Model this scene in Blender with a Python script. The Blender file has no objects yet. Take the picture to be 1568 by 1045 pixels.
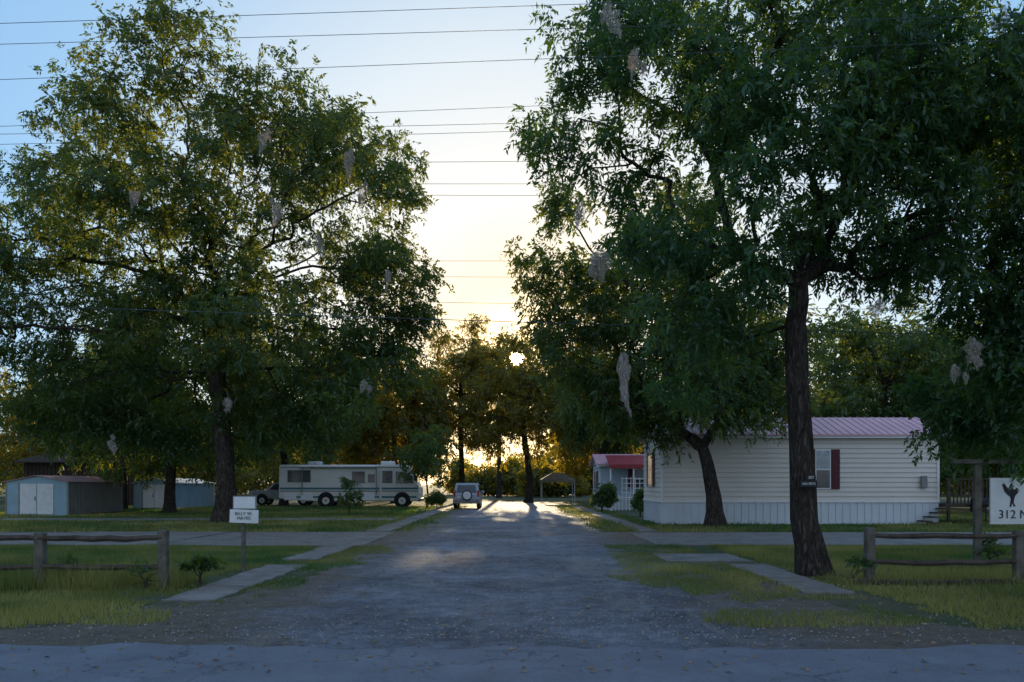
import bpy, math, random
import numpy as np
from mathutils import Vector, Matrix
random.seed(7); RNG=np.random.default_rng(11)
S=bpy.context.scene
COL=S.collection
# ------------------------------------------------------------ helpers
def link(o,parent=None):
    COL.objects.link(o)
    if parent: o.parent=parent
    return o
def empty(name,loc=(0,0,0)):
    e=bpy.data.objects.new(name,None); e.location=loc; COL.objects.link(e); return e
def np_mesh(name,V,F,mats,mi=None,smooth=None,rnd=None,parent=None):
    V=np.asarray(V,dtype=np.float32); F=np.asarray(F,dtype=np.int32)
    me=bpy.data.meshes.new(name)
    k=F.shape[1]
    me.vertices.add(len(V)); me.vertices.foreach_set('co',V.ravel())
    me.loops.add(F.size); me.loops.foreach_set('vertex_index',F.ravel())
    me.polygons.add(len(F)); me.polygons.foreach_set('loop_start',np.arange(0,F.size,k,dtype=np.int32))
    if mi is not None: me.polygons.foreach_set('material_index',np.asarray(mi,dtype=np.int32))
    sm=np.zeros(len(F),dtype=bool) if smooth is None else np.asarray(smooth,dtype=bool)
    me.polygons.foreach_set('use_smooth',sm)
    if rnd is not None:
        a=me.attributes.new('rnd','FLOAT','FACE'); a.data.foreach_set('value',np.asarray(rnd,dtype=np.float32))
    for m in mats: me.materials.append(m)
    me.update(calc_edges=True); me.validate()
    return link(bpy.data.objects.new(name,me),parent)
def py_mesh(name,V,F,mat,parent=None,bevel=0,smooth=False,seg=2):
    me=bpy.data.meshes.new(name); me.from_pydata([tuple(v) for v in V],[],F); me.materials.append(mat)
    import bmesh
    bm=bmesh.new(); bm.from_mesh(me); bmesh.ops.recalc_face_normals(bm,faces=bm.faces); bm.to_mesh(me); bm.free()
    o=link(bpy.data.objects.new(name,me),parent)
    if bevel:
        b=o.modifiers.new('b','BEVEL'); b.width=bevel; b.segments=seg; b.limit_method='ANGLE'
    if smooth:
        for p in me.polygons: p.use_smooth=True
    return o
def box(name,x0,x1,y0,y1,z0,z1,mat,parent=None,bevel=0.0,rz=0):
    cx,cy,cz=(x0+x1)/2,(y0+y1)/2,(z0+z1)/2
    a,b,c=(x1-x0)/2,(y1-y0)/2,(z1-z0)/2
    V=[(sx*a,sy*b,sz*c) for sx in(-1,1) for sy in(-1,1) for sz in(-1,1)]
    F=[(0,1,3,2),(4,6,7,5),(0,4,5,1),(2,3,7,6),(0,2,6,4),(1,5,7,3)]
    o=py_mesh(name,V,F,mat,parent,bevel); o.location=(cx,cy,cz); o.rotation_euler=(0,0,rz); return o
def cyl(name,p,r,h,mat,parent=None,axis='Z',n=20,bevel=0):
    V=[];F=[]
    for k in(-h/2,h/2):
        for i in range(n):
            a=2*math.pi*i/n; c,s=r*math.cos(a),r*math.sin(a)
            v={'Z':(c,s,k),'Y':(c,k,s),'X':(k,c,s)}[axis]; V.append((v[0],v[1],v[2]))
    for i in range(n): F.append((i,(i+1)%n,n+(i+1)%n,n+i))
    F.append(tuple(range(n))); F.append(tuple(range(n,2*n)))
    o=py_mesh(name,V,F,mat,parent,bevel); o.location=p; return o
def prism(name,prof,axis,a0,a1,mat,parent=None,bevel=0,wf=None):
    n=len(prof);V=[]
    mid=(a0+a1)/2; hw=(a1-a0)/2
    for s in(-1,1):
        for (u,w) in prof:
            t=mid+s*hw*(wf(w) if wf else 1)
            V.append((u,t,w) if axis=='Y' else (t,u,w))
    F=[(i,(i+1)%n,n+(i+1)%n,n+i) for i in range(n)]+[tuple(range(n)),tuple(range(n,2*n))]
    return py_mesh(name,V,F,mat,parent,bevel)
TAB=RNG.random((256,256))
def vn(x,y,sc,seed=0):
    x=np.asarray(x)/sc+seed*17.3+1000; y=np.asarray(y)/sc+seed*9.1+1000
    xi=np.floor(x).astype(int); yi=np.floor(y).astype(int); fx=x-xi; fy=y-yi
    fx=fx*fx*(3-2*fx); fy=fy*fy*(3-2*fy)
    g=lambda a,b:TAB[a%256,b%256]
    return (g(xi,yi)*(1-fx)+g(xi+1,yi)*fx)*(1-fy)+(g(xi,yi+1)*(1-fx)+g(xi+1,yi+1)*fx)*fy
# ------------------------------------------------------------ materials
def nm(name):
    m=bpy.data.materials.new(name); m.use_nodes=True; nt=m.node_tree; nt.nodes.clear(); return m,nt,nt.nodes,nt.links
def out(nt,sock):
    o=nt.nodes.new('ShaderNodeOutputMaterial'); nt.links.new(sock,o.inputs['Surface']); return o
def noise(nt,scale,detail=4,rough=.55,vec=None,dist=0):
    n=nt.nodes.new('ShaderNodeTexNoise'); n.inputs['Scale'].default_value=scale; n.inputs['Detail'].default_value=detail
    n.inputs['Roughness'].default_value=rough; n.inputs['Distortion'].default_value=dist
    if vec is None:
        g=nt.nodes.new('ShaderNodeNewGeometry'); vec=g.outputs['Position']
    nt.links.new(vec,n.inputs['Vector']); return n.outputs['Fac']
def ramp(nt,fac,stops):
    r=nt.nodes.new('ShaderNodeValToRGB'); e=r.color_ramp.elements
    while len(e)<len(stops): e.new(.5)
    for i,(p,c) in enumerate(stops):
        e[i].position=p; e[i].color=(c,c,c,1) if not hasattr(c,'__len__') else (*c,1)
    nt.links.new(fac,r.inputs['Fac']); return r.outputs['Color']
def mix(nt,fac,a,b,mode='MIX'):
    m=nt.nodes.new('ShaderNodeMix'); m.data_type='RGBA'; m.blend_type=mode
    for s,v in((m.inputs['Factor'],fac),(m.inputs['A'],a),(m.inputs['B'],b)):
        if hasattr(v,'links'): nt.links.new(v,s)
        elif hasattr(v,'__len__'): s.default_value=(*v,1)
        else: s.default_value=v
    return m.outputs['Result']
def bsdf(nt,col,rough=.8,spec=.3,bump=None,bs=.3,bd=.02,metal=0):
    b=nt.nodes.new('ShaderNodeBsdfPrincipled')
    if hasattr(col,'links'): nt.links.new(col,b.inputs['Base Color'])
    else: b.inputs['Base Color'].default_value=(*col,1)
    b.inputs['Roughness'].default_value=rough; b.inputs['Specular IOR Level'].default_value=spec; b.inputs['Metallic'].default_value=metal
    if bump is not None:
        bn=nt.nodes.new('ShaderNodeBump'); bn.inputs['Strength'].default_value=bs; bn.inputs['Distance'].default_value=bd
        nt.links.new(bump,bn.inputs['Height']); nt.links.new(bn.outputs[0],b.inputs['Normal'])
    return b.outputs[0]
def simple(name,c,rough=.7,spec=.3,var=.25,scale=3,metal=0,fine=40):
    m,nt,N,L=nm(name)
    f=noise(nt,scale,6,.65); g=noise(nt,fine,3)
    lo=tuple(v*(1-var) for v in c); hi=tuple(min(1,v*(1+var)) for v in c)
    col=ramp(nt,f,[(.3,lo),(.7,hi)])
    out(nt,bsdf(nt,col,rough,spec,g,.15,.005,metal)); return m
def leafmat(name,c1,c2,t1,t2,tr=.45,gl=.03):
    m,nt,N,L=nm(name)
    a=N.new('ShaderNodeAttribute'); a.attribute_name='rnd'; f=a.outputs['Fac']
    big=noise(nt,.35,3)
    col=ramp(nt,f,[(0,c1),(.8,c2),(1,tuple(v*1.5 for v in c2))]); tc=ramp(nt,f,[(0,t1),(1,t2)])
    col=mix(nt,.55,col,ramp(nt,big,[(.3,.35),(.7,1.6)]),'MULTIPLY')
    d=N.new('ShaderNodeBsdfDiffuse'); L.new(col,d.inputs[0])
    t=N.new('ShaderNodeBsdfTranslucent'); L.new(tc,t.inputs[0])
    g=N.new('ShaderNodeBsdfGlossy'); g.inputs['Roughness'].default_value=.4; g.inputs[0].default_value=(.8,.9,1,1)
    m1=N.new('ShaderNodeMixShader'); m1.inputs[0].default_value=tr; L.new(d.outputs[0],m1.inputs[1]); L.new(t.outputs[0],m1.inputs[2])
    m2=N.new('ShaderNodeMixShader'); m2.inputs[0].default_value=gl; L.new(m1.outputs[0],m2.inputs[1]); L.new(g.outputs[0],m2.inputs[2])
    out(nt,m2.outputs[0]); return m
M={}
M['leaf']=leafmat('pecan_leaf',(.022,.063,.026),(.050,.110,.035),(.06,.17,.02),(.46,.42,.025),.45)
M['leafn']=leafmat('pecan_leaf_near',(.016,.058,.026),(.037,.102,.036),(.06,.18,.02),(.28,.37,.02),.42,.035)
M['leaff']=leafmat('far_leaf',(.03,.064,.018),(.06,.11,.025),(.2,.22,.02),(.85,.54,.03),.58)
M['grassb']=leafmat('grass_blade',(.04,.115,.022),(.17,.175,.055),(.10,.24,.02),(.52,.42,.06),.40,.03)
M['litter']=simple('dry_leaf',(.24,.16,.09),.8,.1,.6,9)
def barkmat():
    m,nt,N,L=nm('bark')
    tc=N.new('ShaderNodeNewGeometry'); mp=N.new('ShaderNodeMapping'); mp.inputs['Scale'].default_value=(1,1,.22); L.new(tc.outputs['Position'],mp.inputs[0])
    f=noise(nt,16,6,.7,mp.outputs[0],1.2); g=noise(nt,1.2,3)
    col=ramp(nt,f,[(.32,(.015,.012,.010)),(.52,(.055,.044,.036)),(.72,(.17,.15,.13))])
    col=mix(nt,.5,col,ramp(nt,g,[(.3,.6),(.7,1.3)]),'MULTIPLY')
    out(nt,bsdf(nt,col,.95,.1,f,1,.07)); return m
M['bark']=barkmat()
M['siding']=simple('vinyl_siding',(.66,.61,.55),.55,.3,.06,.6)
M['skirt']=simple('skirting',(.58,.62,.66),.6,.3,.08,1)
M['maroon']=simple('maroon_shutter',(.09,.018,.022),.5)
M['roof']=simple('metal_roof',(.64,.38,.41),.5,.35,.12,.8)
M['trim']=simple('white_trim',(.72,.72,.72),.5,.4,.05)
M['glass']=simple('window_glass',(.03,.04,.05),.08,.7,.3)
M['glassl']=simple('curtained_glass',(.25,.30,.33),.15,.6,.3)
M['wood']=simple('weathered_wood',(.075,.06,.048),.9,.1,.5,4,fine=60)
M['woodg']=simple('grey_wood_post',(.12,.11,.09),.9,.1,.45,6,fine=60)
M['rubber']=simple('rubber',(.02,.02,.02),.85,.2)
M['chrome']=simple('rim_metal',(.5,.5,.5),.35,.5,.1,metal=.8)
M['rv']=simple('rv_cream',(.66,.64,.58),.4,.4,.05,.7)
M['teal']=simple('rv_teal_stripe',(.05,.17,.20),.4)
M['greyst']=simple('rv_grey_stripe',(.22,.22,.22),.4)
M['suv']=simple('suv_silver_paint',(.34,.37,.42),.3,.5,.05)
M['red']=simple('tail_light',(.35,.02,.015),.25,.5)
M['redroof']=simple('red_awning',(.30,.04,.045),.5)
M['bluew']=simple('pale_blue_siding',(.42,.52,.60),.6,.3,.08)
M['shedw']=simple('white_shed_metal',(.60,.66,.70),.5,.4,.12,1)
M['shedb']=simple('blue_shed_metal',(.26,.40,.48),.5,.4,.15,1)
M['shedbr']=simple('tan_shed_metal',(.27,.25,.23),.6,.3,.2,1)
M['shedrf']=simple('rusty_roof',(.36,.20,.18),.6,.3,.3,1)
M['brown']=simple('dark_brown_boards',(.05,.035,.028),.9,.1,.3)
M['white']=simple('sign_white',(.68,.69,.68),.5,.3,.1,4)
M['black']=simple('sign_black',(.015,.015,.018),.5,.3)
M['wire']=simple('wire',(.05,.08,.09),.5,.3)
M['canvas']=simple('canvas_tan',(.32,.28,.22),.8,.1)
M['brick']=simple('stone_edging',(.075,.06,.05),.9,.1,.5,7)
M['truck']=simple('truck_paint',(.30,.31,.32),.35,.5)
M['pebble']=simple('pebble',(.26,.25,.25),.8,.3,.6,20)
def groundmat():
    m,nt,N,L=nm('ground_soil_grass')
    a=noise(nt,.35,6,.65); b=noise(nt,3,6,.7); c=noise(nt,45,4,.7)
    dirt=ramp(nt,c,[(.3,(.07,.058,.042)),(.7,(.20,.165,.125))])
    gr=ramp(nt,c,[(.3,(.028,.055,.014)),(.7,(.09,.12,.035))])
    col=mix(nt,ramp(nt,a,[(.48,0),(.64,1)]),gr,dirt); col=mix(nt,.7,col,ramp(nt,b,[(.25,.5),(.75,1.5)]),'MULTIPLY')
    out(nt,bsdf(nt,col,.8,.3,c,.9,.05)); return m
def streetmat():
    m,nt,N,L=nm('street_asphalt')
    g=N.new('ShaderNodeNewGeometry')
    n=N.new('ShaderNodeTexNoise'); n.inputs['Scale'].default_value=2.1; n.inputs['Detail'].default_value=8; n.inputs['Roughness'].default_value=.7; L.new(g.outputs['Position'],n.inputs['Vector'])
    vm=N.new('ShaderNodeVectorMath'); vm.operation='MULTIPLY_ADD'; vm.inputs[1].default_value=(.8,.8,.8); L.new(n.outputs['Color'],vm.inputs[0]); L.new(g.outputs['Position'],vm.inputs[2])
    v=N.new('ShaderNodeTexVoronoi'); v.feature='DISTANCE_TO_EDGE'; v.inputs['Scale'].default_value=1.1; L.new(vm.outputs[0],v.inputs['Vector'])
    cr=ramp(nt,v.outputs['Distance'],[(0,.1),(.016,1)])
    msk=ramp(nt,noise(nt,.5,3),[(.5,1),(.6,0)])
    f=noise(nt,90,3,.8); b=noise(nt,1.3,6,.7)
    col=ramp(nt,f,[(.3,(.09,.10,.125)),(.7,(.20,.215,.245))])
    col=mix(nt,.8,col,ramp(nt,b,[(.3,.7),(.7,1.2)]),'MULTIPLY')
    col=mix(nt,mix(nt,msk,cr,(1,1,1)),(.03,.03,.03),col)
    out(nt,bsdf(nt,col,.7,.35,mix(nt,.5,f,cr),.5,.015)); return m
def drivemat():
    m,nt,N,L=nm('gravel_drive')
    g=N.new('ShaderNodeNewGeometry'); sp=N.new('ShaderNodeSeparateXYZ'); L.new(g.outputs['Position'],sp.inputs[0])
    f=noise(nt,60,5,.95); b=noise(nt,.33,9,.78); b2=noise(nt,3.0,8,.85); e=noise(nt,.8,7,.78)
    mp=N.new('ShaderNodeMapping'); mp.inputs['Scale'].default_value=(1,.22,1); L.new(g.outputs['Position'],mp.inputs[0])
    trk=noise(nt,.9,8,.75,mp.outputs[0],.6)
    col=ramp(nt,f,[(.36,(.065,.075,.10)),(.5,(.165,.178,.21)),(.62,(.38,.39,.415))])
    col=mix(nt,1,col,ramp(nt,b,[(.38,.5),(.62,1.45)]),'MULTIPLY')
    col=mix(nt,.8,col,ramp(nt,b2,[(.38,.5),(.64,1.45)]),'MULTIPLY')
    col=mix(nt,ramp(nt,trk,[(.53,0),(.64,.8)]),col,ramp(nt,f,[(.36,(.14,.12,.10)),(.64,(.44,.405,.35))]))
    ab=N.new('ShaderNodeMath'); ab.operation='ABSOLUTE'; L.new(sp.outputs['X'],ab.inputs[0])
    ma=N.new('ShaderNodeMath'); ma.operation='MULTIPLY_ADD'; ma.inputs[1].default_value=.2; L.new(ab.outputs[0],ma.inputs[0]); L.new(e,ma.inputs[2])
    rr=N.new('ShaderNodeMapRange'); rr.inputs['From Min'].default_value=.93; rr.inputs['From Max'].default_value=1.2; L.new(ma.outputs[0],rr.inputs['Value'])
    soil=ramp(nt,f,[(.38,(.07,.058,.042)),(.62,(.25,.20,.15))])
    soil=mix(nt,.8,soil,ramp(nt,b2,[(.36,.55),(.64,1.4)]),'MULTIPLY')
    col=mix(nt,rr.outputs[0],col,soil)
    out(nt,bsdf(nt,col,.72,.3,mix(nt,.4,f,b2),1,.045)); return m
def concmat():
    m,nt,N,L=nm('old_concrete')
    f=noise(nt,60,4,.8); b=noise(nt,1.5,7,.75)
    col=ramp(nt,b,[(.32,(.12,.105,.09)),(.68,(.28,.255,.23))]); col=mix(nt,.5,col,ramp(nt,f,[(.3,.65),(.7,1.25)]),'MULTIPLY')
    out(nt,bsdf(nt,col,.75,.35,f,.5,.015)); return m
M['ground']=groundmat(); M['street']=streetmat(); M['drive']=drivemat(); M['conc']=concmat()
# ------------------------------------------------------------ ground, roads
def sheet(name,poly,z,mat,parent=None):
    return py_mesh(name,[(x,y,z) for x,y in poly],[tuple(range(len(poly)))],mat,parent)
sheet('ground',[(-900,-300),(900,-300),(900,2500),(-900,2500)],0,M['ground'])
edge=[(x,8.1+.5*(vn(x,0,1.7,3)-.5)+.25*(vn(x,0,.3,5)-.5)) for x in np.arange(-60,60.1,.1)]
sheet('street',[(-60,-1.5)]+edge+[(60,-1.5)],.008,M['street'])
def dl(y):
    base=-3.9-.25*np.clip((12-y)/4,0,1)*6-3*np.clip((9.2-y)/1.2,0,1)
    return base+.9*(vn(0,y,1.5,7)-.5)+.4*(vn(0,y,.4,8)-.5)
def dr(y):
    base=4.2+ .25*np.clip((12-y)/4,0,1)*6+3*np.clip((9.2-y)/1.2,0,1)
    return base+.9*(vn(5,y,1.5,9)-.5)+.4*(vn(5,y,.4,10)-.5)
ys=np.concatenate([np.arange(7.6,30,.12),np.arange(30,76,1)])
sheet('gravel_driveway',[(float(dl(y)),float(y)) for y in ys]+[(float(dr(y)),float(y)) for y in ys[::-1]],.004,M['drive'])
def slab(name,x0,x1,y0,y1,h,parent):
    pts=[];n=7
    q=lambda s=.035:random.uniform(-s,s)
    c=[(x0,y0),(x1,y0),(x1,y1),(x0,y1)]
    for i in range(4):
        a,b=c[i],c[(i+1)%4]
        for j in range(n):
            t=j/n; jx=q() if j else 0; pts.append((a[0]+(b[0]-a[0])*t+jx*(a[0]==b[0]),a[1]+(b[1]-a[1])*t+jx*(a[1]==b[1])*.4))
    m=len(pts)
    V=[(x,y,h) for x,y in pts]+[(x,y,-.05) for x,y in pts]
    F=[tuple(range(m)),tuple(range(m,2*m))]+[(i,(i+1)%m,m+(i+1)%m,m+i) for i in range(m)]
    return py_mesh(name,V,F,M['conc'],parent)
def path(name,x0,x1,y0,y1,step,parent,axis='Y',h=.03,jit=.03):
    t=y0 if axis=='Y' else x0; end=y1 if axis=='Y' else x1; i=0
    while t<end-.1:
        e=min(t+step*random.uniform(.8,1.2),end); j=lambda:random.uniform(-jit,jit)
        hh=h+random.uniform(-.014,.01)
        if axis=='Y': slab(f'slab_{i}',x0+j(),x1+j(),t+.015,e-.015,hh,parent)
        else: slab(f'slab_{i}',t+.015,e-.015,y0+j(),y1+j(),hh,parent)
        t=e;i+=1
pl=empty('sidewalk'); path('s',-4.95,-4.15,11.2,16.2,1.6,pl); path('s',-5.0,-4.2,17.2,21.2,1.3,pl); path('s',-5.1,-4.2,27.7,60,1.8,pl)
pr=empty('sidewalk'); path('s',4.4,5.15,12.0,16.3,1.5,pr); path('s',3.3,5.1,16.9,18.8,1.9,pr); path('s',4.3,5.1,27.7,60,1.8,pr)
la=empty('cross_lane'); path('c',-60,-4.0,21.4,27.4,6,la,'X',.02); 
lb=empty('cross_lane'); path('c',3.9,60,21.4,27.0,6,lb,'X',.02)
lc=empty('concrete_path'); path('c',-24,-5.4,36,38.2,3,lc,'X',.03)
# ------------------------------------------------------------ grass
def on_hard(X,Y):
    return ((Y>21.3)&(Y<27.5)&((X<-4)|(X>3.9)))|((X>-4.9)&(X<-4.2)&(Y>11.2)&(Y<60)&~((Y>16.2)&(Y<17.2)))|((X>4.45)&(X<5.1)&(Y>12)&(Y<60))|((X>3.3)&(X<5.1)&(Y>16.9)&(Y<18.8))|((Y>36)&(Y<38.2)&(X<-5.4)&(X>-24))
def grass(name,n,x0,x1,y0,y1,h,w,seed,full=False):
    r=np.random.default_rng(seed)
    X=r.uniform(x0,x1,n); Y=y0+(y1-y0)*r.random(n)**1.25
    d=vn(X,Y,1.1,1)*.5+vn(X,Y,.35,2)*.3+vn(X,Y,4,3)*.3
    lawn=np.clip((np.abs(X)-5.1)/.6,0,1)
    sp=np.where(X>0,np.clip((X-1.5)/2.0,0,.66),np.clip((-X-2.6)/1.8,0,.6))
    sp=np.where(Y>27,np.where(X>0,np.clip((X-2.6)/1.2,0,.75),sp),sp)
    lawn=np.where(np.abs(X)<5.1,sp,.5+.38*lawn)
    near=np.clip((Y-8.5)/1.0,0,1); dens=lawn*near
    keep=(d>1.0-.95*dens)&(dens>.04)&~on_hard(X,Y)&(r.random(n)<.3+dens)
    if full: keep=~on_hard(X,Y)&(d>.42)
    keep&=~((X>6)&(X<18.5)&(Y>32.5))
    X=X[keep];Y=Y[keep];m=len(X)
    hh=h*r.uniform(.4,1.3,m)*(.4+1.0*vn(X,Y,1.6,6)); a=r.uniform(0,2*np.pi,m); lean=r.uniform(0,.8,m)*hh; la_=r.uniform(0,2*np.pi,m)
    V=np.zeros((m,3,3)); ww=w*r.uniform(.6,1.3,m)
    V[:,0]=np.stack([X-ww*np.cos(a),Y-ww*np.sin(a),np.full(m,-.005)],1)
    V[:,1]=np.stack([X+ww*np.cos(a),Y+ww*np.sin(a),np.full(m,-.005)],1)
    V[:,2]=np.stack([X+lean*np.cos(la_),Y+lean*np.sin(la_),hh],1)
    rn=np.clip((vn(X,Y,.9,12)*.7+vn(X,Y,3.1,13)*.9-.5)*1.3+r.random(m)*.3,0,1)
    return np_mesh(name,V.reshape(-1,3),np.arange(3*m).reshape(-1,3),[M['grassb']],rnd=rn)
grass('lawn_grass',340000,-14.5,14.5,8.4,21.3,.085,.007,1)
grass('lawn_grass',150000,-32,26,27.4,60,.12,.022,2)
grass('tall_grass',9000,-14,-5.2,12.2,13.6,.46,.006,3,True)
grass('tall_grass',5500,5.4,14,12.9,14.2,.32,.006,4,True)
def litter(name,n,x0,x1,y0,y1,s):
    r=np.random.default_rng(5); X=r.uniform(x0,x1,n);Y=y0+(y1-y0)*r.random(n)**1.4
    a=r.uniform(0,6.28,n); L_=s*r.uniform(.4,1.4,n); z=np.full(n,.016)
    c,s_=np.cos(a),np.sin(a)
    V=np.stack([np.stack([X-L_*c,Y-L_*s_,z],1),np.stack([X-.4*L_*s_,Y+.4*L_*c,z+r.random(n)*.02],1),np.stack([X+L_*c,Y+L_*s_,z+r.random(n)*.015],1),np.stack([X+.4*L_*s_,Y-.4*L_*c,z],1)],1)
    np_mesh(name,V.reshape(-1,3),np.arange(4*n).reshape(-1,4),[M['litter']])
litter('leaf_litter',4500,-14,14,6.9,30,.032)
def stones():
    r=np.random.default_rng(15); n=7000; X=np.concatenate([r.uniform(-9,10,1800),r.normal(size=n-1800)*2.2]); Y=np.concatenate([8.2+np.abs(r.normal(size=1800))*1.6,8.5+r.random(n-1800)**1.6*22]); s=r.uniform(.005,.017,n)
    o=np.array([(1,0,0),(0,1,0),(-1,0,0),(0,-1,0),(0,0,.8)]); V=(o[None]*s[:,None,None]*r.uniform(.6,1.3,(n,5,1)))+np.stack([X,Y,np.full(n,.008)],1)[:,None]
    f=np.array([(0,1,4),(1,2,4),(2,3,4),(3,0,4)]); F=(f[None]+np.arange(n)[:,None,None]*5).reshape(-1,3)
    np_mesh('loose_gravel',V.reshape(-1,3),F,[M['pebble']])
stones()
# ------------------------------------------------------------ trees
def unit(a): return a/(np.linalg.norm(a,axis=-1,keepdims=True)+1e-9)
def leaves(r,P,U,L,W,pertwig=9,sl=.35):
    n=len(P); t=np.linspace(.15,1,pertwig)[None,:,None]
    droop=np.array([0,0,-1.0])
    base=P[:,None,:]+U[:,None,:]*t*sl+droop*(t**2)*sl*.35
    side=unit(np.cross(U,r.normal(size=(n,3))))[:,None,:]
    sg=np.where(np.arange(pertwig)%2==0,1,-1)[None,:,None]
    d=unit(U[:,None,:]*.55+side*sg*.85+droop*.3+r.normal(size=(n,pertwig,3))*.25)
    nrm=unit(np.cross(d,r.normal(size=(n,pertwig,3))*.9+np.cross(U,side[:,0])[:,None,:]))
    w=np.cross(d,nrm); w=unit(w)
    l=L*r.uniform(.6,1.25,(n,pertwig,1)); ww=W*r.uniform(.7,1.2,(n,pertwig,1))
    V=np.stack([base,base+d*l*.42+w*ww*.5,base+d*l+droop*l*.12,base+d*l*.42-w*ww*.5],2)
    return V.reshape(-1,4,3)
def tubes(segs,sides=5):
    p0=np.array([s[0] for s in segs]);p1=np.array([s[1] for s in segs]);r0=np.array([s[2] for s in segs]);r1=np.array([s[3] for s in segs])
    d=unit(p1-p0); ref=np.where(np.abs(d[:,2:3])>.9,np.array([[1.,0,0]]),np.array([[0,0,1.]])); u=unit(np.cross(d,ref)); v=np.cross(d,u)
    a=np.arange(sides)*2*np.pi/sides
    ring=np.cos(a)[None,:,None]*u[:,None,:]+np.sin(a)[None,:,None]*v[:,None,:]
    A=p0[:,None,:]+ring*r0[:,None,None]; B=p1[:,None,:]+ring*r1[:,None,None]
    V=np.concatenate([A,B],1).reshape(-1,3); n=len(segs)
    i=np.arange(sides); q=np.stack([i,(i+1)%sides,sides+(i+1)%sides,sides+i],1)
    F=(q[None]+(np.arange(n)*2*sides)[:,None,None]).reshape(-1,4)
    return V,F
SUN_EL=math.radians(9.0)
SUNV=np.array([.0057,math.cos(SUN_EL),math.sin(SUN_EL)]); SUNV/=np.linalg.norm(SUNV)
# thinner parts of the far crowns: low sun slips through them and dapples the drive
OPEN=[(-2.1,16.9,.40),(-1.2,17.4,.32),(-.2,18.2,.18),(.9,26,.28),(3.7,41,.8),(3.2,33,.42),(-2.3,27.5,.3),(-.6,37,.5),(2.9,50,.8),(-3.2,45,.5)]
GR=np.random.default_rng(99)
def sungap(C,k=.0078,extra=0):
    rel=C-np.array([0,0,1.65]); t=rel@SUNV; dist=np.linalg.norm(rel-t[:,None]*SUNV,axis=1)
    ok=dist>k*t*(1+.12*np.sin(C[:,1]*7+C[:,0]*9))
    for i,(x,y,rr) in enumerate(OPEN):
        rel=C-np.array([x,y,0.]); t=rel@SUNV; q=rel-t[:,None]*SUNV; ang=np.arctan2(q[:,2],q[:,0])
        d=np.sqrt((q[:,0]/1.4)**2+(q[:,2]*1.5)**2)/rr
        edge=1.05+.4*np.sin(3*ang+i)+.25*np.sin(5*ang+2*i)
        ok&=~((d<edge)&(GR.random(len(C))<np.clip(1.5-.65*d,.55,.972)))
    return ok
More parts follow.
